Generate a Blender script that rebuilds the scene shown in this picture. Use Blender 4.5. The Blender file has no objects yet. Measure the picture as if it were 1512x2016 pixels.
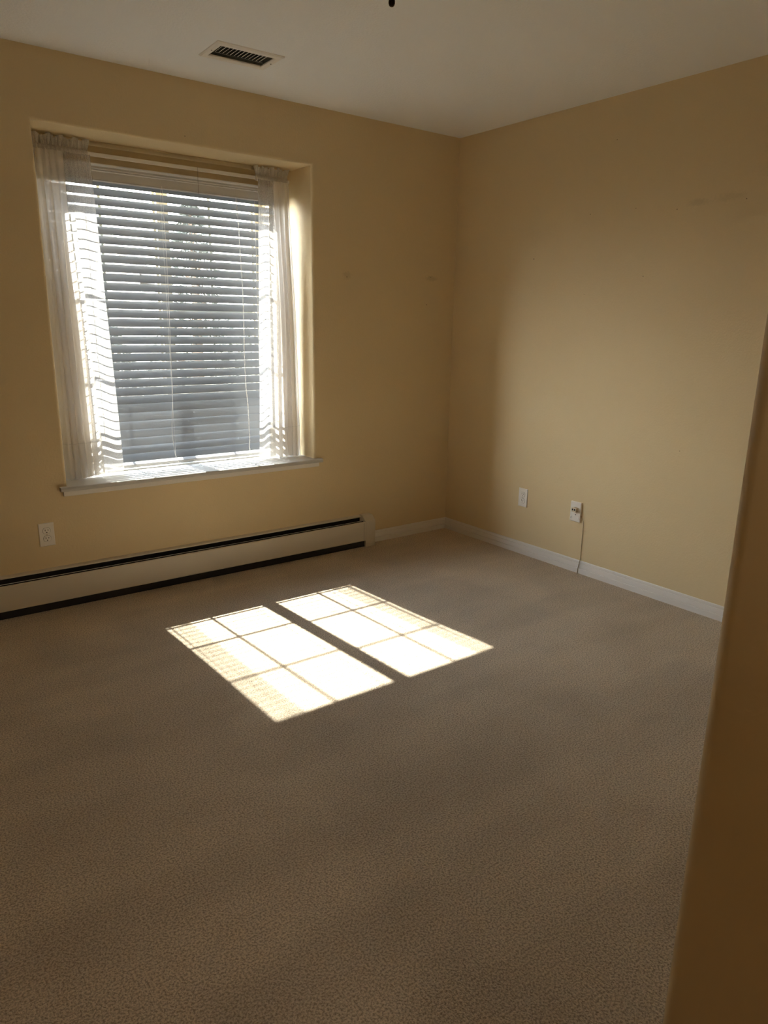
import bpy, bmesh, math, random
from mathutils import Vector, Matrix

random.seed(7)
S = bpy.context.scene
COL = S.collection

# ------------------------------------------------------------------ camera
F_PX, CX, CY = 1435.87, -2.2, 17.05
cd = bpy.data.cameras.new('camera')
cam = bpy.data.objects.new('camera', cd)
COL.objects.link(cam)
cd.sensor_fit = 'VERTICAL'
cd.sensor_height = 24.0
cd.lens = F_PX / 2016.0 * 24.0
cd.shift_x = -CX / 2016.0
cd.shift_y = CY / 2016.0
cd.clip_start = 0.02
cd.clip_end = 200
R_ = Vector((0.79964104, -0.60027625, 0.01557681))
U_ = Vector((0.14496999, 0.21816106, 0.96508521))
F_ = Vector((0.58271578, 0.76946357, -0.26147258))
cam.matrix_world = Matrix(((R_.x, U_.x, -F_.x, -3.33564),
                           (R_.y, U_.y, -F_.y, -3.68091),
                           (R_.z, U_.z, -F_.z, 1.38034),
                           (0, 0, 0, 1)))
S.camera = cam

# ------------------------------------------------------------------ light
EXPOSURE = 0.75
SUN_STRENGTH = 20.0
SKY_STRENGTH = 42.0
HALL_POWER = 5.0
TAN_EL, AZ = 1.055, 0.045           # rise per metre outwards, drift in x per metre inwards

S.view_settings.view_transform = 'Standard'
S.view_settings.look = 'None'
S.view_settings.gamma = 1.0
S.view_settings.use_curve_mapping = False
S.view_settings.exposure = EXPOSURE

w = bpy.data.worlds.new('sky')
S.world = w
w.use_nodes = True
nt = w.node_tree
bg = nt.nodes['Background']
tc = nt.nodes.new('ShaderNodeTexCoord')
sx = nt.nodes.new('ShaderNodeSeparateXYZ')
nt.links.new(tc.outputs['Generated'], sx.inputs[0])
ramp = nt.nodes.new('ShaderNodeValToRGB')
ramp.color_ramp.elements[0].position = 0.10
ramp.color_ramp.elements[0].color = (1.0, 0.97, 0.93, 1)
ramp.color_ramp.elements[1].position = 0.70
ramp.color_ramp.elements[1].color = (0.085, 0.115, 0.17, 1)
e_ = ramp.color_ramp.elements.new(0.42)
e_.color = (0.62, 0.66, 0.72, 1)
nt.links.new(sx.outputs['Z'], ramp.inputs[0])
nt.links.new(ramp.outputs[0], bg.inputs['Color'])
# sky boosted on the left to brighten the right wall, dimmed on the right
mr_ = nt.nodes.new('ShaderNodeMapRange')
mr_.interpolation_type = 'SMOOTHSTEP'
mr_.inputs['From Min'].default_value = -0.75
mr_.inputs['From Max'].default_value = 0.68
mr_.inputs['To Min'].default_value = 1.12 * SKY_STRENGTH
mr_.inputs['To Max'].default_value = 0.08 * SKY_STRENGTH
nt.links.new(sx.outputs['X'], mr_.inputs['Value'])
nt.links.new(mr_.outputs[0], bg.inputs['Strength'])

sd = bpy.data.lights.new('sun', 'SUN')
sd.energy = SUN_STRENGTH
sd.angle = math.radians(0.53)
sd.color = (1.0, 0.95, 0.87)
sun = bpy.data.objects.new('sun', sd)
COL.objects.link(sun)
sdir = Vector((AZ, -1.0, -TAN_EL)).normalized()
sun.rotation_euler = sdir.to_track_quat('-Z', 'Y').to_euler()
sun.location = (-2.0, 8.0, 10.0)

# portal in the window opening: guides sky sampling, emits nothing itself
pd = bpy.data.lights.new('window_portal', 'AREA')
pd.shape = 'RECTANGLE'
pd.size, pd.size_y = 1.30, 1.55
pd.cycles.is_portal = True
po = bpy.data.objects.new('window_portal', pd)
COL.objects.link(po)
po.location = (-1.77, 0.56, 1.35)
po.rotation_euler = (math.radians(-90), 0, 0)

# unseen fill light added in the hall behind the camera
hd = bpy.data.lights.new('hall_fill', 'AREA')
hd.shape = 'DISK'
hd.size = 0.35
hd.energy = HALL_POWER
hd.color = (1.0, 0.86, 0.68)
hl = bpy.data.objects.new('hall_fill', hd)
COL.objects.link(hl)
hl.location = (-3.0, -4.45, 2.43)

cy = S.cycles
cy.max_bounces = 16
cy.diffuse_bounces = 10
cy.glossy_bounces = 4
cy.transmission_bounces = 10
cy.transparent_max_bounces = 24
cy.sample_clamp_indirect = 6.0
cy.caustics_reflective = False
cy.caustics_refractive = False
cy.use_denoising = True
try:
    cy.denoiser = 'OPENIMAGEDENOISE'
    cy.denoising_input_passes = 'RGB_ALBEDO_NORMAL'
except Exception:
    pass


# ------------------------------------------------------------------ materials
def new_mat(name):
    m = bpy.data.materials.new(name)
    m.use_nodes = True
    return m, m.node_tree, m.node_tree.nodes['Principled BSDF']


def simple(name, col, rough=0.5, metal=0.0, spec=0.5, bump=None):
    m, t, b = new_mat(name)
    b.inputs['Base Color'].default_value = (*col, 1)
    b.inputs['Roughness'].default_value = rough
    b.inputs['Metallic'].default_value = metal
    b.inputs['Specular IOR Level'].default_value = spec
    if bump:
        scale, dist = bump
        tcn = t.nodes.new('ShaderNodeTexCoord')
        nz = t.nodes.new('ShaderNodeTexNoise')
        nz.inputs['Scale'].default_value = scale
        nz.inputs['Detail'].default_value = 3
        bp = t.nodes.new('ShaderNodeBump')
        bp.inputs['Distance'].default_value = dist
        bp.inputs['Strength'].default_value = 1.0
        t.links.new(tcn.outputs['Object'], nz.inputs['Vector'])
        t.links.new(nz.outputs['Fac'], bp.inputs['Height'])
        t.links.new(bp.outputs['Normal'], b.inputs['Normal'])
    return m


def wall_paint(name, col, marks=(), smudges=(), peel=0.0012):
    """matt wall paint with orange-peel texture; marks = nail holes (x,y,z,r),
    smudges = scuffed spots (x,y,z,rx,rz,strength)"""
    m, t, b = new_mat(name)
    N, L = t.nodes, t.links
    b.inputs['Roughness'].default_value = 0.55
    b.inputs['Specular IOR Level'].default_value = 0.25
    tcn = N.new('ShaderNodeTexCoord')
    nz = N.new('ShaderNodeTexNoise')
    nz.inputs['Scale'].default_value = 105
    nz.inputs['Detail'].default_value = 3
    nz.inputs['Roughness'].default_value = 0.55
    bp = N.new('ShaderNodeBump')
    bp.inputs['Distance'].default_value = peel
    bp.inputs['Strength'].default_value = 0.8
    L.new(tcn.outputs['Object'], nz.inputs['Vector'])
    L.new(nz.outputs['Fac'], bp.inputs['Height'])
    L.new(bp.outputs['Normal'], b.inputs['Normal'])
    big = N.new('ShaderNodeTexNoise')
    big.inputs['Scale'].default_value = 1.6
    big.inputs['Detail'].default_value = 2
    L.new(tcn.outputs['Object'], big.inputs['Vector'])
    mx = N.new('ShaderNodeMixRGB')
    mx.inputs[1].default_value = (*[c * 0.97 for c in col], 1)
    mx.inputs[2].default_value = (*[min(1, c * 1.03) for c in col], 1)
    L.new(big.outputs['Fac'], mx.inputs[0])
    cur = mx.outputs[0]
    for (x, y, z, r) in marks:
        vd = N.new('ShaderNodeVectorMath'); vd.operation = 'DISTANCE'
        vd.inputs[1].default_value = (x, y, z)
        L.new(tcn.outputs['Object'], vd.inputs[0])
        mr = N.new('ShaderNodeMapRange')
        mr.inputs['From Min'].default_value = r * 0.25
        mr.inputs['From Max'].default_value = r * 0.75
        mr.inputs['To Min'].default_value = 1.0
        mr.inputs['To Max'].default_value = 0.0
        L.new(vd.outputs['Value'], mr.inputs['Value'])
        k = N.new('ShaderNodeMixRGB')
        L.new(mr.outputs[0], k.inputs[0])
        L.new(cur, k.inputs[1])
        k.inputs[2].default_value = (0.10, 0.07, 0.04, 1)
        cur = k.outputs[0]
    for (x, y, z, rx, rz, s) in smudges:
        sb = N.new('ShaderNodeVectorMath'); sb.operation = 'SUBTRACT'
        sb.inputs[1].default_value = (x, y, z)
        L.new(tcn.outputs['Object'], sb.inputs[0])
        sc = N.new('ShaderNodeVectorMath'); sc.operation = 'MULTIPLY'
        sc.inputs[1].default_value = (1 / rx, 1 / rx, 1 / rz)
        L.new(sb.outputs[0], sc.inputs[0])
        ln = N.new('ShaderNodeVectorMath'); ln.operation = 'LENGTH'
        L.new(sc.outputs[0], ln.inputs[0])
        sn = N.new('ShaderNodeTexNoise'); sn.inputs['Scale'].default_value = 70
        sn.inputs['Detail'].default_value = 4
        L.new(tcn.outputs['Object'], sn.inputs['Vector'])
        ad = N.new('ShaderNodeMath'); ad.operation = 'MULTIPLY_ADD'
        ad.inputs[1].default_value = 1.6; ad.inputs[2].default_value = -0.8
        L.new(sn.outputs['Fac'], ad.inputs[0])
        a2 = N.new('ShaderNodeMath'); a2.operation = 'ADD'
        L.new(ln.outputs['Value'], a2.inputs[0]); L.new(ad.outputs[0], a2.inputs[1])
        mr = N.new('ShaderNodeMapRange')
        mr.inputs['From Min'].default_value = 0.35
        mr.inputs['From Max'].default_value = 1.0
        mr.inputs['To Min'].default_value = s
        mr.inputs['To Max'].default_value = 0.0
        L.new(a2.outputs[0], mr.inputs['Value'])
        k = N.new('ShaderNodeMixRGB')
        L.new(mr.outputs[0], k.inputs[0])
        L.new(cur, k.inputs[1])
        k.inputs[2].default_value = (*[c * 0.55 for c in col], 1)
        cur = k.outputs[0]
    L.new(cur, b.inputs['Base Color'])
    return m


def carpet_mat():
    m, t, b = new_mat('beige_carpet')
    N, L = t.nodes, t.links
    b.inputs['Roughness'].default_value = 0.95
    b.inputs['Specular IOR Level'].default_value = 0.08
    b.inputs['Sheen Weight'].default_value = 0.15
    b.inputs['Sheen Roughness'].default_value = 0.5
    tcn = N.new('ShaderNodeTexCoord')
    # tufts
    v = N.new('ShaderNodeTexVoronoi'); v.inputs['Scale'].default_value = 230
    n1 = N.new('ShaderNodeTexNoise'); n1.inputs['Scale'].default_value = 185
    n1.inputs['Detail'].default_value = 4; n1.inputs['Roughness'].default_value = 0.65
    n2 = N.new('ShaderNodeTexNoise'); n2.inputs['Scale'].default_value = 2.3
    n2.inputs['Detail'].default_value = 3; n2.inputs['Distortion'].default_value = 0.6
    # broad streaks left by vacuuming and footsteps
    mp = N.new('ShaderNodeMapping')
    mp.inputs['Rotation'].default_value = (0, 0, math.radians(28))
    mp.inputs['Scale'].default_value = (0.7, 3.2, 1)
    n3 = N.new('ShaderNodeTexNoise'); n3.inputs['Scale'].default_value = 1.1
    n3.inputs['Detail'].default_value = 2
    for n in (v, n1, n2):
        L.new(tcn.outputs['Object'], n.inputs['Vector'])
    L.new(tcn.outputs['Object'], mp.inputs['Vector'])
    L.new(mp.outputs[0], n3.inputs['Vector'])
    # colour
    r1 = N.new('ShaderNodeValToRGB')
    r1.color_ramp.elements[0].position = 0.38
    r1.color_ramp.elements[0].color = (0.44, 0.33, 0.22, 1)
    r1.color_ramp.elements[1].position = 0.57
    r1.color_ramp.elements[1].color = (0.88, 0.74, 0.565, 1)
    L.new(n1.outputs['Fac'], r1.inputs[0])
    r2 = N.new('ShaderNodeMapRange')
    r2.inputs['From Min'].default_value = 0.35; r2.inputs['From Max'].default_value = 0.65
    r2.inputs['To Min'].default_value = 0.91; r2.inputs['To Max'].default_value = 1.04
    L.new(n2.outputs['Fac'], r2.inputs['Value'])
    r3 = N.new('ShaderNodeMapRange')
    r3.inputs['From Min'].default_value = 0.40; r3.inputs['From Max'].default_value = 0.60
    r3.inputs['To Min'].default_value = 0.93; r3.inputs['To Max'].default_value = 1.05
    L.new(n3.outputs['Fac'], r3.inputs['Value'])
    mu = N.new('ShaderNodeMath'); mu.operation = 'MULTIPLY'
    L.new(r2.outputs[0], mu.inputs[0]); L.new(r3.outputs[0], mu.inputs[1])
    vs = N.new('ShaderNodeVectorMath'); vs.operation = 'SCALE'
    L.new(r1.outputs[0], vs.inputs[0]); L.new(mu.outputs[0], vs.inputs['Scale'])
    L.new(vs.outputs[0], b.inputs['Base Color'])
    # bump
    ad = N.new('ShaderNodeMath'); ad.operation = 'SUBTRACT'
    L.new(n1.outputs['Fac'], ad.inputs[0])
    vm = N.new('ShaderNodeMath'); vm.operation = 'MULTIPLY'; vm.inputs[1].default_value = 0.35
    L.new(v.outputs['Distance'], vm.inputs[0])
    L.new(vm.outputs[0], ad.inputs[1])
    bp = N.new('ShaderNodeBump')
    bp.inputs['Distance'].default_value = 0.014
    bp.inputs['Strength'].default_value = 0.9
    L.new(ad.outputs[0], bp.inputs['Height'])
    L.new(bp.outputs['Normal'], b.inputs['Normal'])
    return m


def sheer_mat(name, opacity, col):
    """loosely woven voile: part holes, part thread that scatters light both ways"""
    m = bpy.data.materials.new(name)
    m.use_nodes = True
    t = m.node_tree
    N, L = t.nodes, t.links
    N.remove(N['Principled BSDF'])
    out = N['Material Output']
    tr = N.new('ShaderNodeBsdfTransparent')
    df = N.new('ShaderNodeBsdfDiffuse'); df.inputs['Color'].default_value = (*col, 1)
    tl = N.new('ShaderNodeBsdfTranslucent'); tl.inputs['Color'].default_value = (*col, 1)
    a = N.new('ShaderNodeMixShader'); a.inputs[0].default_value = 0.52
    L.new(df.outputs[0], a.inputs[1]); L.new(tl.outputs[0], a.inputs[2])
    tcn = N.new('ShaderNodeTexCoord')
    nz = N.new('ShaderNodeTexNoise'); nz.inputs['Scale'].default_value = 240
    nz.inputs['Detail'].default_value = 2
    L.new(tcn.outputs['Object'], nz.inputs['Vector'])
    mr = N.new('ShaderNodeMapRange')
    mr.inputs['From Min'].default_value = 0.3; mr.inputs['From Max'].default_value = 0.7
    mr.inputs['To Min'].default_value = opacity - min(0.10, 0.8 * (1 - opacity))
    mr.inputs['To Max'].default_value = opacity + min(0.10, 0.8 * (1 - opacity))
    L.new(nz.outputs['Fac'], mr.inputs['Value'])
    x = N.new('ShaderNodeMixShader')
    L.new(mr.outputs[0], x.inputs[0])
    L.new(tr.outputs[0], x.inputs[1]); L.new(a.outputs[0], x.inputs[2])
    L.new(x.outputs[0], out.inputs['Surface'])
    return m


def glass_mat():
    m = bpy.data.materials.new('window_glass')
    m.use_nodes = True
    t = m.node_tree
    N, L = t.nodes, t.links
    N.remove(N['Principled BSDF'])
    tr = N.new('ShaderNodeBsdfTransparent'); tr.inputs['Color'].default_value = (0.95, 0.97, 0.96, 1)
    gl = N.new('ShaderNodeBsdfGlossy'); gl.inputs['Roughness'].default_value = 0.0
    lw = N.new('ShaderNodeLayerWeight'); lw.inputs['Blend'].default_value = 0.5
    pw = N.new('ShaderNodeMath'); pw.operation = 'POWER'; pw.inputs[1].default_value = 5.0
    L.new(lw.outputs['Facing'], pw.inputs[0])
    fr = N.new('ShaderNodeMath'); fr.operation = 'MULTIPLY_ADD'
    fr.inputs[1].default_value = 0.9; fr.inputs[2].default_value = 0.04
    L.new(pw.outputs[0], fr.inputs[0])
    x = N.new('ShaderNodeMixShader')
    L.new(fr.outputs[0], x.inputs[0]); L.new(tr.outputs[0], x.inputs[1]); L.new(gl.outputs[0], x.inputs[2])
    L.new(x.outputs[0], N['Material Output'].inputs['Surface'])
    return m


WALL_COL = (0.68, 0.552, 0.34)
M = {}
M['wall_r'] = wall_paint('tan_wall_paint_right', WALL_COL,
    marks=[(0, -1.1641, 2.2829, .004), (0, -1.3132, 1.9493, .0035), (0, -1.0366, 1.9482, .004),
           (0, -1.541, 1.9213, .0045), (0, -1.874, 1.9305, .0045), (0, -0.6652, 1.7469, .0065),
           (0, -1.3938, 1.6257, .0045), (0, -1.0407, 1.5453, .003), (0, -1.7052, 0.7905, .004)],
    smudges=[(0, -1.6464, 1.941, .06, .020, .25), (0, -1.80, 1.948, .09, .022, .20)])
M['wall_w'] = wall_paint('tan_wall_paint_window', WALL_COL,
    marks=[(-1.7821, 0, 2.2347, .0045), (-0.2018, 0, 1.6624, .005), (-0.2284, 0, 1.4963, .005),
           (-0.8377, 0, 1.6354, .005)],
    smudges=[(-0.8377, 0, 1.645, .035, .03, .3), (-0.1969, 0, 1.655, .06, .02, .35)])
M['wall'] = wall_paint('tan_wall_paint', WALL_COL, peel=0.0005)
M['ceil'] = simple('white_ceiling_paint', (0.86, 0.885, 0.91), 0.8, spec=0.2, bump=(110, 0.0014))
M['carpet'] = carpet_mat()
M['trim'] = simple('white_trim_paint', (0.74, 0.71, 0.67), 0.35)
M['sill'] = simple('sill_paint', (0.50, 0.49, 0.47), 0.45)
M['sheer'] = sheer_mat('white_voile', 0.48, (0.80, 0.78, 0.75))
M['sheer_g'] = sheer_mat('white_voile_gathered', 0.985, (0.84, 0.81, 0.77))
M['sheer2'] = sheer_mat('white_voile_double', 0.80, (0.80, 0.78, 0.75))
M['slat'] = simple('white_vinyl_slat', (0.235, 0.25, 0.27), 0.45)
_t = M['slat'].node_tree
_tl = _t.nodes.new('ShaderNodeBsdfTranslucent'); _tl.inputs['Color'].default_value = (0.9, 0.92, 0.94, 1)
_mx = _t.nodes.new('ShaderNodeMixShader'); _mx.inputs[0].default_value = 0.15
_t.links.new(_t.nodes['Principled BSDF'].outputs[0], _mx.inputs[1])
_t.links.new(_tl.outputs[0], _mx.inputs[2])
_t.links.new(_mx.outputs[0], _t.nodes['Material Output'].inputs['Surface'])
M['blind'] = simple('white_blind_rail', (0.62, 0.62, 0.62), 0.45)
M['vinyl'] = simple('almond_vinyl', (0.80, 0.75, 0.64), 0.4)
M['grid'] = simple('white_grid', (0.80, 0.80, 0.78), 0.4)
M['glass'] = glass_mat()
M['cord'] = simple('white_cord', (0.85, 0.84, 0.80), 0.8)
M['dark_thread'] = simple('dark_thread', (0.08, 0.07, 0.06), 0.8)
M['rod'] = simple('white_enamel', (0.80, 0.79, 0.77), 0.3)
M['heater'] = simple('beige_enamel_steel', (0.62, 0.57, 0.48), 0.4)
M['black'] = simple('black_interior_shade', (0.012, 0.012, 0.013), 0.7)  # near black: shade of the heater interior put into the colour
M['alu'] = simple('grey_damper_enamel', (0.60, 0.60, 0.60), 0.4)
M['plate'] = simple('white_plastic', (0.80, 0.77, 0.72), 0.3)
M['recept'] = simple('white_receptacle', (0.84, 0.81, 0.75), 0.3)
M['hole'] = simple('black_slot', (0.01, 0.01, 0.01), 0.8)
M['cable'] = simple('brown_cable', (0.33, 0.25, 0.14), 0.5)
M['almond'] = simple('almond_plastic', (0.62, 0.54, 0.40), 0.4)
M['vent'] = simple('white_register_enamel', (0.82, 0.80, 0.76), 0.4)
M['duct'] = simple('grey_duct', (0.10, 0.10, 0.09), 0.6)
M['bronze'] = simple('dark_bronze', (0.035, 0.022, 0.014), 0.22, metal=0.6)
M['brass'] = simple('dark_brass_chain', (0.10, 0.07, 0.03), 0.35, metal=0.9)
M['siding'] = simple('pale_siding', (0.70, 0.63, 0.58), 0.8)
M['roof'] = simple('grey_shingles', (0.13, 0.13, 0.14), 0.9, bump=(30, 0.01))
M['lawn'] = simple('dry_lawn', (0.20, 0.18, 0.13), 0.95, bump=(12, 0.03))
M['bark'] = simple('bark', (0.12, 0.09, 0.07), 0.9)
M['needles'] = simple('evergreen_needles', (0.055, 0.062, 0.055), 0.8)
M['stucco'] = simple('outer_stucco', (0.60, 0.54, 0.46), 0.9)


# ------------------------------------------------------------------ mesh helpers
def obj(name, bm, mat, parent=None, smooth=False):
    me = bpy.data.meshes.new(name)
    bmesh.ops.recalc_face_normals(bm, faces=bm.faces[:])
    if smooth:
        for f in bm.faces:
            f.smooth = True
    bm.to_mesh(me)
    bm.free()
    o = bpy.data.objects.new(name, me)
    COL.objects.link(o)
    if mat is not None:
        me.materials.append(mat)
    if parent is not None:
        o.parent = parent
        o.matrix_parent_inverse = parent_matrix(parent).inverted()
    return o


def parent_matrix(p):
    m = Matrix.LocRotScale(p.location, p.rotation_euler, p.scale)
    if p.parent is not None:
        m = parent_matrix(p.parent) @ p.matrix_parent_inverse @ m
    return m


def tag(o, label, cat, group=None, kind=None):
    o['label'] = label
    o['category'] = cat
    if group:
        o['group'] = group
    if kind:
        o['kind'] = kind
    return o


def thing(name, label, cat, loc, group=None, kind=None):
    o = bpy.data.objects.new(name, None)
    o.empty_display_size = 0.05
    o.location = loc
    COL.objects.link(o)
    return tag(o, label, cat, group, kind)


def box(bm, x0, x1, y0, y1, z0, z1, bevel=0.0, seg=2):
    g = bmesh.ops.create_cube(bm, size=1.0)
    vs = g['verts']
    for v in vs:
        v.co = Vector(((x0 + x1) / 2 + v.co.x * (x1 - x0), (y0 + y1) / 2 + v.co.y * (y1 - y0),
                       (z0 + z1) / 2 + v.co.z * (z1 - z0)))
    if bevel > 0:
        es = set()
        for v in vs:
            es.update(v.link_edges)
        bmesh.ops.bevel(bm, geom=list(es), offset=bevel, segments=seg, profile=0.5, affect='EDGES')


def boxes(name, mat, parent, *bs, bevel=0.0):
    bm = bmesh.new()
    for b in bs:
        box(bm, *b, bevel=bevel)
    return obj(name, bm, mat, parent)


def prism(bm, prof, p0, axis, length):
    """extrude a closed 2-D profile [(a,b)] along axis 'x' or 'y'. For 'x' a->y, b->z;
    for 'y' a->x, b->z. p0 = start coordinate."""
    def P(a, b, t):
        return (t, a, b) if axis == 'x' else (a, t, b)
    r0 = [bm.verts.new(P(a, b, p0)) for a, b in prof]
    r1 = [bm.verts.new(P(a, b, p0 + length)) for a, b in prof]
    n = len(prof)
    for i in range(n):
        j = (i + 1) % n
        bm.faces.new((r0[i], r0[j], r1[j], r1[i]))
    bm.faces.new(r0)
    bm.faces.new(list(reversed(r1)))


def tube(bm, pts, r, n=8, cap=True):
    pts = [Vector(p) for p in pts]
    rings = []
    prev = None
    for i, p in enumerate(pts):
        d = (pts[min(i + 1, len(pts) - 1)] - pts[max(i - 1, 0)]).normalized()
        if prev is None:
            a = Vector((0, 0, 1)) if abs(d.z) < 0.9 else Vector((1, 0, 0))
            u = d.cross(a).normalized()
        else:
            u = (prev - d * prev.dot(d)).normalized()
        prev = u
        vv = d.cross(u)
        rr = r[i] if isinstance(r, (list, tuple)) else r
        rings.append([bm.verts.new(p + (u * math.cos(2 * math.pi * k / n) + vv * math.sin(2 * math.pi * k / n)) * rr)
                      for k in range(n)])
    for a, b in zip(rings, rings[1:]):
        for k in range(n):
            bm.faces.new((a[k], a[(k + 1) % n], b[(k + 1) % n], b[k]))
    if cap:
        bm.faces.new(list(reversed(rings[0])))
        bm.faces.new(rings[-1])


def lathe(bm, prof, cx, cyy, n=24):
    """prof [(r,z)] about a vertical axis"""
    rings = [[bm.verts.new((cx + r * math.cos(2 * math.pi * k / n), cyy + r * math.sin(2 * math.pi * k / n), z))
              for k in range(n)] for r, z in prof]
    for a, b in zip(rings, rings[1:]):
        for k in range(n):
            bm.faces.new((a[k], a[(k + 1) % n], b[(k + 1) % n], b[k]))
    bm.faces.new(rings[0])
    bm.faces.new(rings[-1])


def smooth_path(pts, k=6):
    """Catmull-Rom through points"""
    P = [Vector(p) for p in pts]
    out = []
    for i in range(len(P) - 1):
        p0, p1, p2, p3 = P[max(i - 1, 0)], P[i], P[i + 1], P[min(i + 2, len(P) - 1)]
        for j in range(k):
            t = j / k
            out.append(0.5 * ((2 * p1) + (p2 - p0) * t + (2 * p0 - 5 * p1 + 4 * p2 - p3) * t * t
                              + (3 * p1 - p0 - 3 * p2 + p3) * t ** 3))
    out.append(P[-1])
    return out


# ------------------------------------------------------------------ room shell
H = 2.485                      # ceiling
XL = -4.6                     # left wall
YR = -3.3685                   # rear wall (the one with the doorway the camera stands in)
OX0, OX1, OZT = -2.473, -1.069, 2.199          # window recess
OZB = 0.572
YB = 0.32                      # back of the recess
GX0, GX1, GZ0, GZ1 = -2.40, -1.16, 0.60, 2.27  # glazed opening in the outer wall
YG = 0.46                      # glass plane
SILL = 0.592

floor_bm = bmesh.new()
box(floor_bm, XL - 0.9, 0.12, -5.2, 0.10, -0.15, 0.0)
tag(obj('floor', floor_bm, M['carpet']), 'beige cut pile carpet covering the whole room floor', 'floor', kind='structure')

bm = bmesh.new()
VX0, VX1, VY0, VY1 = -1.8195, -1.5725, -0.5205, -0.3825   # register opening in the ceiling
box(bm, XL - 0.9, VX0, -3.48, 0.10, H, H + 0.16)
box(bm, VX1, 0.12, -3.48, 0.10, H, H + 0.16)
box(bm, VX0, VX1, -3.48, VY0, H, H + 0.16)
box(bm, VX0, VX1, VY1, 0.10, H, H + 0.16)
tag(obj('ceiling', bm, M['ceil']), 'white lightly textured flat ceiling', 'ceiling', kind='structure')


def window_wall():
    bm = bmesh.new()
    r = 0.014
    prof = [(r * (1 - math.sin(a)) if False else r - r * math.sin(a), r - r * math.cos(a))
            for a in [i * math.pi / 2 / 6 for i in range(7)]]
    prof.append((0.0, YB))
    loops = []
    for d, y in prof:
        x0, x1, z1 = OX0 - d, OX1 + d, OZT + d
        loops.append([bm.verts.new(c) for c in ((x0, y, OZB), (x0, y, z1), (x1, y, z1), (x1, y, OZB))])
    for a, b in zip(loops, loops[1:]):
        for i in range(3):
            f = bm.faces.new((a[i], a[i + 1], b[i + 1], b[i]))
    nf = len(bm.faces)
    d = prof[0][0]
    x0, x1, z1 = OX0 - d, OX1 + d, OZT + d
    o = [bm.verts.new(c) for c in ((XL, 0, 0), (XL, 0, H), (0.0, 0, H), (0.0, 0, 0))]
    q = loops[0]
    bm.faces.new((o[0], o[1], q[1], q[0]))
    bm.faces.new((o[1], o[2], q[2], q[1]))
    bm.faces.new((o[2], o[3], q[3], q[2]))
    bm.faces.new((o[3], o[0], q[0], q[3]))
    # ledge below the sill board
    l = loops[-1]
    bm.faces.new((q[0], l[0], l[3], q[3]))
    for f in bm.faces:
        f.smooth = False
    for a in range(6):
        pass
    ob = obj('wall_window', bm, M['wall_w'])
    for p in ob.data.polygons:
        if p.area < 0.2 and p.index < nf:
            p.use_smooth = True
    # outer leaf with the glazed opening, and the sides around the recess
    bm = bmesh.new()
    YO = 0.52
    box(bm, XL - 0.2, GX0, YB, YO, -0.3, H + 0.3)
    box(bm, GX1, 0.32, YB, YO, -0.3, H + 0.3)
    box(bm, GX0, GX1, YB, YO, GZ1, H + 0.3)
    box(bm, GX0, GX1, YB, YB + 0.016, 2.048, GZ1)
    box(bm, GX0, GX1, YB, YO, -0.3, GZ0 - 0.03)
    obj('outer_leaf', bm, M['wall'], ob)
    # lip of the recess soffit beyond the caulk line
    boxes('soffit_lip', M['wall'], ob, (OX0, OX1, 0.227, YB, OZT - 0.004, OZT + 0.01))
    return ob


tag(window_wall(), 'tan wall with the recessed window, baseboard heater below', 'wall', kind='structure')
boxes_r = bmesh.new()
box(boxes_r, 0.0, 0.14, -3.60, YB, -0.15, H + 0.16)
tag(obj('wall_right', boxes_r, M['wall_r']), 'plain tan wall on the right with nail holes and two wall plates', 'wall', kind='structure')
bm = bmesh.new()
box(bm, XL - 0.14, XL, -3.375, YB, -0.15, H + 0.16)
tag(obj('wall_left', bm, M['wall']), 'tan wall on the left of the room', 'wall', kind='structure')

# rear wall: bullnosed doorway edge close to the camera
DX1 = -2.716                    # right jamb of the doorway
DX0 = -3.62
YR2 = YR - 0.125
bm = bmesh.new()
rb = 0.019
prof = [(0.14, YR), ]
for i in range(9):
    a = i * math.pi / 2 / 8
    prof.append((DX1 + rb - rb * math.sin(a), YR - rb + rb * math.cos(a)))
for i in range(9):
    a = i * math.pi / 2 / 8
    prof.append((DX1 + rb - rb * math.cos(a), YR2 + rb - rb * math.sin(a)))
prof.append((0.14, YR2))
r0 = [bm.verts.new((x, y, 0.0)) for x, y in prof]
r1 = [bm.verts.new((x, y, H)) for x, y in prof]
for i in range(len(prof) - 1):
    f = bm.faces.new((r0[i], r0[i + 1], r1[i + 1], r1[i]))
    f.smooth = 0 < i < len(prof) - 2
bm.faces.new(r0)
bm.faces.new(list(reversed(r1)))
box(bm, XL - 0.14, DX0, YR2, YR, 0.0, H)
box(bm, DX0, DX1 + 0.03, YR2, YR, 2.06, H)
tag(obj('wall_rear', bm, M['wall']), 'tan wall end with rounded corner edge nearest the camera, at the right of the picture', 'wall', kind='structure')

# hall behind the camera
bm = bmesh.new()
box(bm, XL - 0.9, XL - 0.75, -5.2, YR2, 0.0, 2.44)
box(bm, -1.6, -1.45, -5.2, YR2, 0.0, 2.44)
box(bm, XL - 0.9, -1.45, -5.2, -5.05, 0.0, 2.44)
box(bm, XL - 0.9, XL - 0.14, YR2, YR, 0.0, 2.44)
tag(obj('wall_hall', bm, M['wall']), 'tan hall walls behind the doorway', 'wall', kind='structure')
bm = bmesh.new()
box(bm, XL - 0.9, -1.45, -5.2, YR2 + 0.02, 2.44, 2.56)
tag(obj('ceiling_hall', bm, M['ceil']), 'white hall ceiling behind the doorway', 'ceiling', kind='structure')


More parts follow.
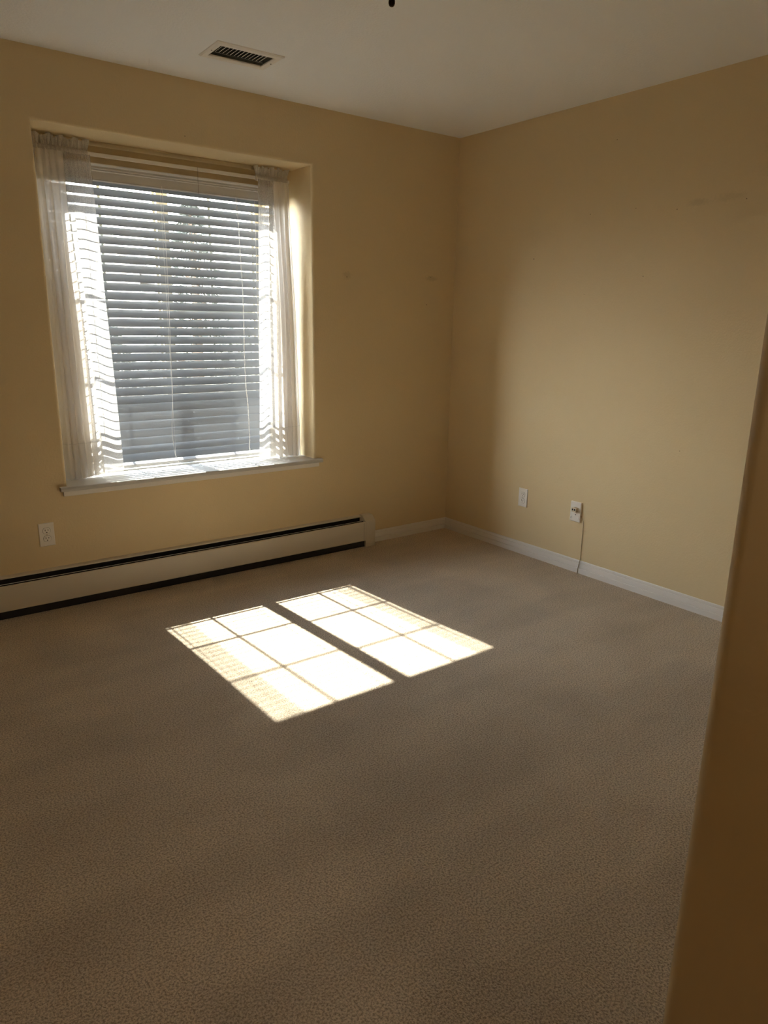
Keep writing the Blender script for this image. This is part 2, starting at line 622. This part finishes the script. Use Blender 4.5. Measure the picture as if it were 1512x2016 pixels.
# ------------------------------------------------------------------ baseboards
HB = 0.074
BB = [(0.0, HB), (0.0060, HB), (0.0080, HB - .003), (0.0092, HB - .0125), (0.0050, HB - .0135),
      (0.0050, HB - .0170), (0.0082, HB - .0185), (0.0098, HB - .024), (0.0125, HB - .0395),
      (0.0080, HB - .0405), (0.0080, HB - .0440), (0.0140, HB - .0450), (0.0155, HB - .0470), (0.0158, 0.0), (0.0, 0.0)]
bm = bmesh.new()
prism(bm, [(-d, z) for d, z in BB], YR, 'y', -YR)
tag(obj('baseboard_right', bm, M['trim']), 'white moulded baseboard along the foot of the right wall', 'baseboard', kind='structure')
bm = bmesh.new()
prism(bm, [(-d, z) for d, z in BB], -0.655, 'x', 0.655)
tag(obj('baseboard_window', bm, M['trim']), 'short white moulded baseboard between heater end and room corner', 'baseboard', kind='structure')
bm = bmesh.new()
prism(bm, [(XL + d, z) for d, z in BB], YR, 'y', -YR)
tag(obj('baseboard_left', bm, M['trim']), 'white moulded baseboard along the foot of the left wall', 'baseboard', kind='structure')

# ------------------------------------------------------------------ window sill
sill = thing('trim_1', 'white painted window sill with apron below the recessed window', 'window sill', (-1.771, 0, SILL), kind='structure')
bm = bmesh.new()
T = 0.021
nose = [(0.34, SILL), (-0.026, SILL), (-0.030, SILL - .003), (-0.032, SILL - .008), (-0.032, SILL - .014),
        (-0.029, SILL - T), (0.34, SILL - T)]
# board inside the recess plus horns that run past the opening
prism(bm, [(y, z) for y, z in nose], OX0, 'x', OX1 - OX0)
horn = [(0.0, SILL)] + nose[1:6] + [(0.0, SILL - T)]
prism(bm, horn, -2.510, 'x', OX0 + 2.510)
prism(bm, horn, OX1, 'x', -1.027 - OX1)
obj('sill_board', bm, M['sill'], sill)
bm = bmesh.new()
prism(bm, [(0.0, SILL - T), (-0.014, SILL - T), (-0.014, 0.548), (-0.011, 0.5445), (0.0, 0.5445)], -2.495, 'x', 2.495 - 1.045)
obj('apron', bm, M['trim'], sill)
bm = bmesh.new()
box(bm, GX0, GX1, 0.339, 0.50, GZ0 - 0.03, SILL - 0.002)
obj('inner_ledge', bm, M['trim'], sill)

# ------------------------------------------------------------------ window unit
win = thing('window_1', 'sliding window with thin white grids behind the blind', 'window', (-1.771, YG, GZ0), kind='structure')
FB = 0.045
boxes('window_frame', M['vinyl'], win,
      (GX0, GX0 + FB, 0.42, 0.50, GZ0, GZ1), (GX1 - FB, GX1, 0.42, 0.50, GZ0, GZ1),
      (GX0 + FB, GX1 - FB, 0.42, 0.50, GZ1 - 0.015, GZ1), (GX0 + FB, GX1 - FB, 0.42, 0.50, GZ0, GZ0 + FB + 0.06))
MX0, MX1 = -1.781, -1.726
boxes('meeting_stile', M['vinyl'], win, (MX0, MX1, 0.435, 0.495, GZ0 + FB + .06, GZ1 - 0.015))
ROWS_R = [(0.46 + 0.900) * TAN_EL, (0.46 + 1.274) * TAN_EL]
ROWS_L = [(0.48 + 0.867) * TAN_EL, (0.48 + 1.240) * TAN_EL]


def sash(name, x0, x1, yg, xm, rows):
    s = obj(name, _frame_bm(x0, x1, yg), M['vinyl'], win)
    bm = bmesh.new()
    box(bm, x0 + .012, x1 - .012, yg - .003, yg + .003, GZ0 + FB + .07, GZ1 - .02)
    obj('pane', bm, M['glass'], s)
    bm = bmesh.new()
    box(bm, xm - .0075, xm + .0075, yg + .004, yg + .011, GZ0 + FB + .07, GZ1 - .02)
    pitch = rows[1] - rows[0]
    z = rows[0] - pitch
    while z < GZ1 - 0.05:
        if z > GZ0 + 0.12:
            box(bm, x0 + .012, x1 - .012, yg + .0045, yg + .0105, z - .0075, z + .0075)
        z += pitch
    obj('grid', bm, M['grid'], s)


def _frame_bm(x0, x1, yg):
    bm = bmesh.new()
    z0, z1 = GZ0 + FB + .06, GZ1 - .015
    t = .012
    box(bm, x0, x0 + t, yg - .012, yg + .02, z0, z1)
    box(bm, x1 - t, x1, yg - .012, yg + .02, z0, z1)
    box(bm, x0 + t, x1 - t, yg - .012, yg + .02, z0, z0 + t)
    box(bm, x0 + t, x1 - t, yg - .012, yg + .02, z1 - .006, z1)
    return bm


sash('sash', GX0 + FB, MX0, 0.475, -2.068, ROWS_L)
sash('sash', MX1, GX1 - FB, 0.455, -1.469, ROWS_R)

# ------------------------------------------------------------------ blind
BX0, BX1 = -2.405, -1.155
YBL = 0.265
blind = thing('window_blind', 'white horizontal slat blind hanging half open in the window recess', 'blind', ((BX0 + BX1) / 2, YBL, SILL))
bm = bmesh.new()
ZV0, ZV1 = 2.022, 2.098
vp = [(0.238, ZV0), (0.216, ZV0), (0.2145, ZV0 + .003), (0.217, ZV0 + .006), (0.217, ZV1 - .034),
      (0.2125, ZV1 - .031), (0.2125, ZV1 - .027), (0.215, ZV1 - .0255), (0.2125, ZV1 - .024), (0.211, ZV1 - .020),
      (0.214, ZV1 - .012), (0.207, ZV1 - .006), (0.205, ZV1), (0.238, ZV1)]
prism(bm, vp, BX0 - 0.01, 'x', BX1 - BX0 + 0.02)
obj('valance', bm, M['blind'], blind)
boxes('headrail', M['blind'], blind, (BX0, BX1, 0.240, 0.300, 2.052, 2.092))
SLAT_N, PITCH, Z_TOP = 32, 0.0443, 2.0255
TILT = 47.5
bm = bmesh.new()


def slat(bm, z, tilt, yc=YBL, w=0.0520, t=0.0026):
    a = math.radians(tilt)
    n = 6
    up, lo = [], []
    for i in range(n + 1):
        s = -w / 2 + w * i / n
        crown = 0.0009 * (1 - (2 * s / w) ** 2)
        for h, L_ in ((crown + t / 2, up), (crown - t / 2, lo)):
            y = yc + s * math.cos(a) - h * math.sin(a)
            zz = z + s * math.sin(a) + h * math.cos(a)
            L_.append((y, zz))
    prism(bm, up + list(reversed(lo)), BX0 + 0.003, 'x', BX1 - BX0 - 0.006)


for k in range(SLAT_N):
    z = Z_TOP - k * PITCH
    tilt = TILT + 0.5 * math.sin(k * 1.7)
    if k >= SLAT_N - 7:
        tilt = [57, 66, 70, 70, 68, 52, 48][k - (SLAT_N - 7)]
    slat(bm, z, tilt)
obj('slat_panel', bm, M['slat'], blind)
bm = bmesh.new()
zr = SILL + 0.010
rail = [(0.243, zr), (0.240, zr + .004), (0.240, zr + .012), (0.244, zr + .016), (0.288, zr + .040), (0.292, zr + .038),
        (0.294, zr + .030), (0.290, zr + .020)]
prism(bm, rail, BX0 + 0.003, 'x', BX1 - BX0 - 0.006)
obj('bottom_rail', bm, M['blind'], blind)
for xx in (-2.235, -1.8265, -1.290):
    bm = bmesh.new()
    yy = YBL - 0.0195
    tube(bm, [(xx, yy, 2.03), (xx, yy, 0.63)], 0.0006, 6)
    yy = YBL + 0.0195
    tube(bm, [(xx, yy, 2.03), (xx, yy, 0.63)], 0.0006, 6)
    obj('ladder_cord', bm, M['cord'], blind)
cp = [(-1.832, .2065, 2.032), (-1.829, .208, 1.90), (-1.826, .212, 1.759), (-1.826, .216, 1.5075), (-1.830, .220, 1.2471),
      (-1.8325, .220, 1.0865), (-1.836, .221, .950), (-1.849, .221, .812), (-1.842, .219, .670), (-1.829, .213, .628),
      (-1.826, .206, .608)]
bm = bmesh.new()
tube(bm, smooth_path(cp), 0.0012, 6)
obj('tilt_cord', bm, M['cord'], blind)
lp = [(-1.4238, 2.0235), (-1.4141, 1.8915), (-1.408, 1.7354), (-1.4018, 1.5757), (-1.4007, 1.3571), (-1.4038, 1.1891),
      (-1.4005, 1.0174), (-1.3918, .9004), (-1.3883, .7219), (-1.3905, .6617), (-1.382, .6209)]
path = smooth_path([(x, .2055, z) for x, z in lp], 26)
for ph in (0, math.pi):
    bm = bmesh.new()
    pts = []
    for i, p in enumerate(path):
        a = ph + i * 2 * math.pi / 13
        rr = 0.0022
        pts.append(p + Vector((rr * math.cos(a), rr * math.sin(a), 0)))
    tube(bm, pts, 0.0011, 5)
    obj('lift_cord', bm, M['cord'], blind)

# ------------------------------------------------------------------ curtain rod
YROD = 0.195
rod = thing('curtain_rod', 'flat white curtain rod across the top of the window recess', 'curtain rod', (-1.771, YROD, 2.12))
boxes('bar', M['rod'], rod, (OX0 + 0.03, OX1 - 0.03, YROD - 0.003, YROD + 0.003, 2.124, 2.142), bevel=0.001)
for s, xx in ((1, OX0 + 0.03), (-1, OX1 - 0.03)):
    boxes('bracket', M['rod'], rod, (xx - .002, xx + .002, YROD, YB, 2.124, 2.142))
bm = bmesh.new()
tube(bm, smooth_path([(-1.6421, YROD - .005, 2.141), (-1.643, YROD - .0055, 2.09), (-1.6425, YROD - .005, 2.05), (-1.6445, YROD - .005, 2.015)]), 0.0008, 5)
obj('hanging_thread', bm, M['dark_thread'], rod)


# ------------------------------------------------------------------ sheer curtains
def sheet(bm, fn, nu, nv):
    g = [[bm.verts.new(fn(i / nu, j / nv)) for i in range(nu + 1)] for j in range(nv + 1)]
    for j in range(nv):
        for i in range(nu):
            bm.faces.new((g[j][i], g[j][i + 1], g[j + 1][i + 1], g[j + 1][i]))


def lerp(a, b, t):
    return a + (b - a) * t


def ss(a, b, t):
    t = min(1, max(0, (t - a) / (b - a)))
    return t * t * (3 - 2 * t)


def curtain(label, xo_t, xo_b, xi_t, xi_b, seed, folds, ybase_t, ybase_b, flat):
    """outer edge x at top/bottom, inner edge x at top/bottom; u runs outer -> inner"""
    rnd = random.Random(seed)
    root = thing('sheer_curtain', label, 'curtain', ((xo_b + xi_b) / 2, ybase_b, SILL), group='pair of sheer curtains in the window recess')
    ZT, ZH, ZB = 2.122, 0.775, 0.600
    ph = [rnd.uniform(-0.5, 0.5) for _ in range(8)]
    nf = folds
    sgn = 1 if xi_t > xo_t else -1

    def pt(u, z):
        v = (ZT - z) / (ZT - ZB)                    # 0 top .. 1 bottom
        vc = max(0.0, v)
        open_ = ss(0.0, 0.55, vc)
        xo = lerp(xo_t, xo_b, vc)
        xi = lerp(xi_t, xi_b, vc)
        # folded part takes u in [0, flat], the smooth inner panel the rest
        e = ss(flat + 0.06, flat - 0.06, u)
        uu = min(u / flat, 1.0)
        a = 2 * math.pi * nf * uu
        amp = lerp(0.006, 0.026, open_) * e
        y = lerp(ybase_t, ybase_b, vc)
        wob = 0.35 * math.sin(2 * math.pi * (1.3 * u + ph[1]) + 1.2 * v)
        y += amp * math.sin(a + ph[0] + 0.8 * v * math.sin(3 * u + ph[2]) + wob)
        y += amp * 0.35 * math.sin(2.1 * a + ph[3] + 1.1 * v)
        x = lerp(xo, xi, u)
        x += sgn * amp * 0.85 * math.sin(a + ph[0] + 0.8 * v * math.sin(3 * u + ph[2]) + wob + 1.25) + sgn * amp * 0.25 * math.sin(2.1 * a + ph[4])
        # tight gathers right under the rod
        g = math.exp(-vc * 16)
        y += 0.0045 * g * math.sin(2 * math.pi * 17 * u + ph[5]) + 0.003 * g * math.sin(2 * math.pi * 31 * u)
        # smooth panel: one shallow belly
        q = 1 - e
        y += q * 0.012 * math.sin(math.pi * (u - flat) / (1 - flat + 1e-6) * 1.3 + 0.3 + 0.9 * v) * lerp(0.4, 1, open_)
        y += q * 0.0025 * math.sin(9 * v + 4 * u)
        return Vector((x, y, z))

    bm = bmesh.new()
    sheet(bm, lambda u, t: pt(u, lerp(ZT, ZH, t)), 150, 60)
    pn = obj('panel', bm, M['sheer'], root, smooth=True)
    pn.data.materials.append(M['sheer_g'])
    for i, p in enumerate(pn.data.polygons):
        if (i % 150) / 150 < flat - 0.10:
            p.material_index = 1
    bm = bmesh.new()

    def hem(u, t):
        z = lerp(ZH, ZB, t)
        return pt(u, z) + Vector((0, 0.0, 0.004 * math.sin(9 * u + seed) * t))
    sheet(bm, hem, 150, 10)
    hm = obj('hem', bm, M['sheer2'], root, smooth=True)
    hm.data.materials.append(M['sheer_g'])
    for i, p in enumerate(hm.data.polygons):
        if (i % 150) / 150 < flat - 0.10:
            p.material_index = 1
    # stitched hem line
    bm = bmesh.new()
    tube(bm, [pt(i / 150, ZH) + Vector((0, -0.0006, 0)) for i in range(151)], 0.0010, 5)
    obj('hem_stitching', bm, M['sheer2'], root, smooth=True)
    # rod pocket: front and back layers around the bar
    bm = bmesh.new()

    def pocket(u, t):
        a = t * 2 * math.pi
        x = lerp(xo_t, xi_t, u)
        gg = 0.0026 * math.sin(2 * math.pi * 23 * u + ph[6]) + 0.0018 * math.sin(2 * math.pi * 37 * u + ph[2])
        ry = 0.0075 + gg
        rz = 0.0145 + 0.4 * gg
        return Vector((x, YROD - ry * math.cos(a), 2.1335 + rz * math.sin(a)))
    sheet(bm, pocket, 170, 12)
    obj('rod_pocket', bm, M['sheer2'], root, smooth=True)
    # ruffled header standing above the rod
    bm = bmesh.new()

    def ruffle(u, t):
        x = lerp(xo_t, xi_t, u)
        a = 2 * math.pi * 15 * u
        amp = 0.0040 + 0.0165 * t
        y = YROD - 0.004 + amp * math.sin(a + ph[0] + 0.6 * math.sin(5 * u)) + 0.4 * amp * math.sin(2.3 * a + ph[3])
        x += 0.5 * amp * math.sin(1.7 * a + ph[4])
        hgt = 0.041 + 0.006 * math.sin(2 * math.pi * 4.3 * u + ph[5])
        z = 2.147 + hgt * t - 0.004 * t * t * (1 + math.sin(a + 1.0))
        return Vector((x, y, z))
    sheet(bm, ruffle, 220, 8)
    obj('header_ruffle', bm, M['sheer2'], root, smooth=True)
    return root


curtain('white sheer curtain gathered at the left side of the window', -2.442, -2.438, -2.190, -2.152, 3, 5.2, .168, .146, .62)
curtain('white sheer curtain gathered at the right side of the window', -1.112, -1.093, -1.310, -1.366, 11, 4.4, .168, .138, .66)

# ------------------------------------------------------------------ baseboard heater
heat = thing('baseboard_heater', 'long beige baseboard heater with black slots under the window', 'heater', (-2.2, -0.035, 0))
HX0, HX1 = XL + 0.02, -0.735
bm = bmesh.new()
prism(bm, [(0.0, 0.0), (-0.003, 0.0), (-0.003, 0.190), (-0.0175, 0.1870), (-0.0180, 0.1845), (-0.0200, 0.1845), (-0.0205, 0.1900),
           (-0.0170, 0.1925), (0.0, 0.1975)], HX0, 'x', HX1 - HX0)
obj('back_plate', bm, M['heater'], heat)
bm = bmesh.new()
prism(bm, [(-0.0605, 0.1635), (-0.0605, 0.1655), (-0.067, 0.1655), (-0.0715, 0.1615), (-0.0715, 0.0445), (-0.069, 0.0415), (-0.058, 0.0415),
           (-0.058, 0.0435), (-0.0685, 0.0440), (-0.0695, 0.047), (-0.0695, 0.160), (-0.066, 0.1635)], HX0, 'x', HX1 - HX0)
obj('front_cover', bm, M['heater'], heat)
bm = bmesh.new()
prism(bm, [(-0.0035, 0.185), (-0.0035, 0.0015), (-0.060, 0.0015), (-0.060, 0.045), (-0.067, 0.048), (-0.067, 0.130), (-0.050, 0.135), (-0.006, 0.140), (-0.006, 0.185)],
      HX0 + 0.002, 'x', HX1 - HX0 - 0.004)
obj('shaded_fin_core', bm, M['black'], heat)  # solid fin block, its black colour paints the shade in the slots
bm = bmesh.new()
prism(bm, [(-0.0470, 0.1665), (-0.0455, 0.1680), (-0.0400, 0.1480), (-0.0415, 0.1470)], HX0 + 0.002, 'x', HX1 - HX0 - 0.004)
dmp = obj('damper', bm, M['black'], heat)
bm = bmesh.new()
prism(bm, [(-0.0475, 0.1668), (-0.0475, 0.1682), (-0.0450, 0.1690), (-0.0450, 0.1676)], HX0 + 0.002, 'x', HX1 - HX0 - 0.004)
obj('damper_lip', bm, M['alu'], dmp)
bm = bmesh.new()
prism(bm, [(0.0, 0.0), (-0.074, 0.0), (-0.074, 0.169), (-0.040, 0.1985), (0.0, 0.2015)], HX1 - 0.004, 'x', 0.076)
bmesh.ops.bevel(bm, geom=bm.edges[:], offset=0.0018, segments=2, affect='EDGES')
obj('end_cap', bm, M['heater'], heat)
bm = bmesh.new()
box(bm, HX1 - 0.016, HX1 - 0.0145, -0.0722, -0.071, 0.045, 0.161)
obj('seam', bm, M['duct'], heat)


# ------------------------------------------------------------------ wall plates
def to_wall(o, which):
    """children were modelled facing -y at the origin"""
    o.rotation_euler = (0, 0, math.radians(-90)) if which == 'right' else (0, 0, 0)


def plate_bm(wd, ht, d):
    bm = bmesh.new()
    box(bm, -wd / 2, wd / 2, -d, 0.0, -ht / 2, ht / 2)
    es = [e for e in bm.edges if all(abs(v.co.y + d) < 1e-6 for v in e.verts)]
    bmesh.ops.bevel(bm, geom=es, offset=0.0035, segments=3, profile=0.6, affect='EDGES')
    return bm


def disc_bm(r, y0, y1, n=24, flatr=None, cx=0.0, cz=0.0):
    bm = bmesh.new()
    pts = []
    for k in range(n):
        a = 2 * math.pi * k / n
        x, z = r * math.cos(a), r * math.sin(a)
        if flatr:
            z = max(-flatr, min(flatr, z))
        pts.append((x + cx, z + cz))
    a0 = [bm.verts.new((x, y0, z)) for x, z in pts]
    a1 = [bm.verts.new((x, y1, z)) for x, z in pts]
    for k in range(n):
        bm.faces.new((a0[k], a0[(k + 1) % n], a1[(k + 1) % n], a1[k]))
    bm.faces.new(a0)
    bm.faces.new(list(reversed(a1)))
    return bm


def at_origin(name, bm, mat, root):
    o = obj(name, bm, mat)
    o.parent = root
    return o


def outlet(label, loc, which):
    root = thing('power_outlet', label, 'outlet', loc, group='duplex power outlets')
    at_origin('cover_plate', plate_bm(0.070, 0.1145, 0.0055), M['plate'], root)
    for cz in (0.0195, -0.0195):
        ring = at_origin('receptacle', disc_bm(0.0172, -0.0050, -0.0075, 28, 0.0140, 0, cz), M['recept'], root)
        gap = at_origin('gap_ring', disc_bm(0.0182, -0.0050, -0.0057, 28, 0.0150, 0, cz), M['hole'], root)
        for sx_, hh in ((-0.0064, 0.0085), (0.0064, 0.0070)):
            bm = bmesh.new()
            box(bm, sx_ - .0013, sx_ + .0013, -.0079, -.0070, cz + .0035 - hh / 2, cz + .0035 + hh / 2)
            s = at_origin('slot', bm, M['hole'], ring)
        at_origin('ground_hole', disc_bm(0.0026, -0.0079, -0.0070, 12, None, 0, cz - 0.0078), M['hole'], ring)
    at_origin('screw', disc_bm(0.0032, -0.0050, -0.0064, 12), M['almond'], root)
    to_wall(root, which)
    return root


outlet('white duplex power outlet on the window wall above the heater, below the left curtain', (-2.589, 0.0, 0.367), 'window')
outlet('white duplex power outlet on the right wall near the room corner', (0.0, -0.707, 0.3555), 'right')

ph = thing('phone_jack', 'white phone jack plate with almond splitter plugged in on the right wall', 'phone jack', (0.0, -1.116, 0.354))
at_origin('cover_plate', plate_bm(0.072, 0.115, 0.012), M['plate'], ph)
bm = bmesh.new()
box(bm, -0.013, 0.021, -0.034, -0.006, 0.002, 0.027, bevel=0.003)
adp = at_origin('splitter', bm, M['almond'], ph)
for sx_ in (-0.0035, 0.0105):
    bm = bmesh.new()
    box(bm, sx_ - .0048, sx_ + .0048, -.0346, -.030, 0.0105, 0.0215, bevel=0.0015)
    at_origin('jack_socket', bm, M['hole'], adp)
bm = bmesh.new()
box(bm, 0.001, 0.008, -0.030, -0.010, 0.026, 0.030)
at_origin('latch', bm, M['almond'], adp)
at_origin('screw', disc_bm(0.0030, -0.011, -0.0132, 12, None, 0.004, -0.016), M['duct'], ph)
bm = bmesh.new()
box(bm, -0.028, -0.0255, -0.0128, -0.011, -0.044, -0.031)
at_origin('latch_slot', bm, M['hole'], ph)
bm = bmesh.new()
box(bm, -0.022, 0.026, -0.0135, -0.011, -0.044, -0.024, bevel=0.0008)
at_origin('blank_insert', bm, M['plate'], ph)
to_wall(ph, 'right')

cb = bmesh.new()
tube(cb, smooth_path([(-.004, -1.150, .336), (-.006, -1.160, .3286), (-.008, -1.169, .317), (-.0065, -1.1746, .2988), (-.004, -1.1741, .2536),
                      (-.0035, -1.1735, .1623), (-.0035, -1.1740, .095), (-.006, -1.1742, .0775), (-.0105, -1.1742, .066), (-.0115, -1.174, .060),
                      (-.0155, -1.1735, .040), (-.0180, -1.173, .025), (-.0180, -1.172, .001)], 6), 0.0017, 8)
tag(obj('phone_cable', cb, M['cable'], smooth=True), 'thin brown cable running from the phone jack down over the baseboard', 'cable')

# ------------------------------------------------------------------ ceiling register
vent = thing('ceiling_vent', 'white metal ceiling vent with open louvers near the window wall', 'vent', (-1.698, -0.457, H))
bm = bmesh.new()
ox, oy = 0.154, 0.1045          # half outer
ix, iy = 0.1225, 0.0675         # half inner
lev = [(ox, oy, 0.0), (ox - .001, oy - .001, -.0035), (ox - .007, oy - .007, -.0070), (ix + .004, iy + .004, -.0070), (ix, iy, -.004), (ix, iy, 0.0)]
loops = [[bm.verts.new((sx_ * a, sy_ * b, z)) for sx_, sy_ in ((-1, -1), (1, -1), (1, 1), (-1, 1))] for a, b, z in lev]
for a, b in zip(loops, loops[1:]):
    for i in range(4):
        bm.faces.new((a[i], a[(i + 1) % 4], b[(i + 1) % 4], b[i]))
at_origin('flange', bm, M['vent'], vent)
bm = bmesh.new()
t = .004
box(bm, -ix, -ix + t * .2, -iy, iy, 0, .12)
box(bm, ix - t * .2, ix, -iy, iy, 0, .12)
box(bm, -ix, ix, -iy, -iy + t * .2, 0, .12)
box(bm, -ix, ix, iy - t * .2, iy, 0, .12)
box(bm, -ix, ix, -iy, iy, .118, .12)
at_origin('duct_box', bm, M['duct'], vent)
for k in range(13):
    bm = bmesh.new()
    x = -0.108 + k * 0.0172
    for v in ():
        pass
    a = math.radians(50)
    c_, s_ = math.cos(a), math.sin(a)
    q = []
    for (lx, lz) in ((-.0007, 0), (.0007, 0), (.0007, .017), (-.0007, .017)):
        q.append((x + lx * c_ + lz * s_, 0.002 + lz * c_ - lx * s_))
    prism(bm, q, -iy + .002, 'y', 0.100)
    at_origin('louver', bm, M['vent'], vent)
bm = bmesh.new()
box(bm, -ix + .001, ix - .001, 0.042, 0.048, 0.004, 0.020)
at_origin('damper_bar', bm, M['duct'], vent)
for sx_ in (-1, 1):
    bm = bmesh.new()
    lathe(bm, [(0.0032, -.0065), (0.0030, -.0080), (0.001, -.0086)], sx_ * 0.138, 0.0, 12)
    at_origin('screw', bm, M['duct'], vent)
vent.rotation_euler = (0, 0, math.radians(-1.7))

# ------------------------------------------------------------------ fan pull
PX, PY, PZ = -2.372, -2.410, 1.961
pull = thing('pull_chain', 'dark bronze teardrop pull hanging on a chain from the ceiling', 'pull chain', (PX, PY, PZ))
bm = bmesh.new()
lathe(bm, [(0.0006, 0.0), (0.0030, .0004), (0.0050, .0022), (0.0062, .0055), (0.0064, .009), (0.0058, .0135), (0.0045, .019), (0.0034, .025), (0.0028, .031),
           (0.0032, .033), (0.0032, .036), (0.0015, .038)], 0, 0, 28)
at_origin('pendant', bm, M['bronze'], pull).data.polygons.foreach_set('use_smooth', [True] * (28 * 11 + 2))
bm = bmesh.new()
z = 0.038
while z < H - PZ - 0.012:
    bmesh.ops.create_icosphere(bm, subdivisions=1, radius=0.0016, matrix=Matrix.Translation((0, 0, z)))
    z += 0.0042
tube(bm, [(0, 0, 0.036), (0, 0, H - PZ - .01)], 0.0005, 5)
at_origin('bead_chain', bm, M['brass'], pull)
bm = bmesh.new()
lathe(bm, [(0.012, H - PZ - .014), (0.030, H - PZ - .010), (0.034, H - PZ)], 0, 0, 24)
at_origin('ceiling_cup', bm, M['bronze'], pull)

# ------------------------------------------------------------------ outside
GZ = -0.45
bm = bmesh.new()
box(bm, -30, 34, 0.56, 60, GZ - 0.2, GZ)
tag(obj('ground', bm, M['lawn']), 'dry pale lawn outside the window', 'ground', kind='structure')

bm = bmesh.new()
prism(bm, [(0.52, 2.90), (0.95, 2.76), (0.95, 2.90), (0.52, 3.10)], -9, 'x', 14)  # unseen eave, added to keep high sky light off the slats
tag(obj('added_eave', bm, M['stucco']), 'unseen eave added outside above the window to block high sky', 'roof', kind='structure')

house = thing('neighbour_house', 'pale neighbouring house with a sloping grey roof, seen through the left of the blind', 'house', (-3.0, 14.0, GZ))
bm = bmesh.new()
# gable wall facing the window; roof edge falls to the right
xr, zr_ = 2.60, 2.22
ridge_x, ridge_z = -3.2, 6.86
wallpoly = [(-8.4, GZ), (xr - 0.35, GZ), (xr - 0.35, zr_ + .1), (ridge_x, ridge_z - .15), (-8.4, zr_ + .1)]
prism(bm, wallpoly, 12.3, 'y', 7.0)
obj('gable_wall', bm, M['siding'], house)
bm = bmesh.new()
for xe in (xr, 2 * ridge_x - xr):
    dx = xe - ridge_x
    prof = [(ridge_x, ridge_z), (xe, zr_), (xe, zr_ - .18), (ridge_x, ridge_z - .18)]
    prism(bm, prof, 12.0, 'y', 7.6)
obj('roof', bm, M['roof'], house)
bm = bmesh.new()
box(bm, -1.2, 0.1, 12.26, 12.31, 0.7, 2.0)
obj('house_window', bm, M['black'], house)


def tree(label, loc, h, rad, seed, n, needles=True):
    rnd = random.Random(seed)
    root = thing('bushy_tree', label, 'tree', loc, group='trees outside the window')
    bm = bmesh.new()
    tube(bm, [Vector(loc) + Vector((0, 0, 0)), Vector(loc) + Vector((0.05, 0, h * .5)), Vector(loc) + Vector((0, 0, h * .97))], [.14, .09, .02], 8)
    for k in range(26):
        z = h * (0.12 + 0.8 * k / 26)
        a = k * 2.4
        L_ = rad * (1 - z / h) * .95 + .1
        p = Vector(loc) + Vector((0, 0, z))
        tube(bm, [p, p + Vector((math.cos(a) * L_ * .5, math.sin(a) * L_ * .5, .12)), p + Vector((math.cos(a) * L_, math.sin(a) * L_, -.05))], [.03, .02, .006], 5)
    obj('trunk', bm, M['bark'], root)
    bm = bmesh.new()
    for i in range(n):
        z = h * (0.06 + 0.93 * rnd.random() ** 0.9)
        rmax = rad * (1 - z / h) + .08
        a = rnd.uniform(0, 2 * math.pi)
        r = rmax * math.sqrt(rnd.random())
        c = Vector(loc) + Vector((math.cos(a) * r, math.sin(a) * r, z))
        d = Vector((math.cos(a) + rnd.uniform(-.5, .5), math.sin(a) + rnd.uniform(-.5, .5), rnd.uniform(-.6, .5))).normalized()
        s = d.cross(Vector((rnd.uniform(-1, 1), rnd.uniform(-1, 1), 1))).normalized()
        l, w_ = rnd.uniform(.09, .17), rnd.uniform(.015, .035)
        vs = [bm.verts.new(p) for p in (c - s * w_, c + d * l - s * w_ * .3, c + d * l + s * w_ * .3, c + s * w_)]
        bm.faces.new(vs)
    obj('foliage', bm, M['needles'], root)


tree('evergreen tree outside, seen between the slats right of the middle stile', (2.54, 10.2, GZ), 4.0, 1.1, 5, 2600)
tree('low evergreen outside, beyond the right sash of the window', (6.4, 14.5, GZ), 2.6, 1.3, 8, 1500)
tree('small shrubby evergreen outside, low in front of the pale house', (0.6, 9.5, GZ), 1.75, 0.9, 9, 1200)
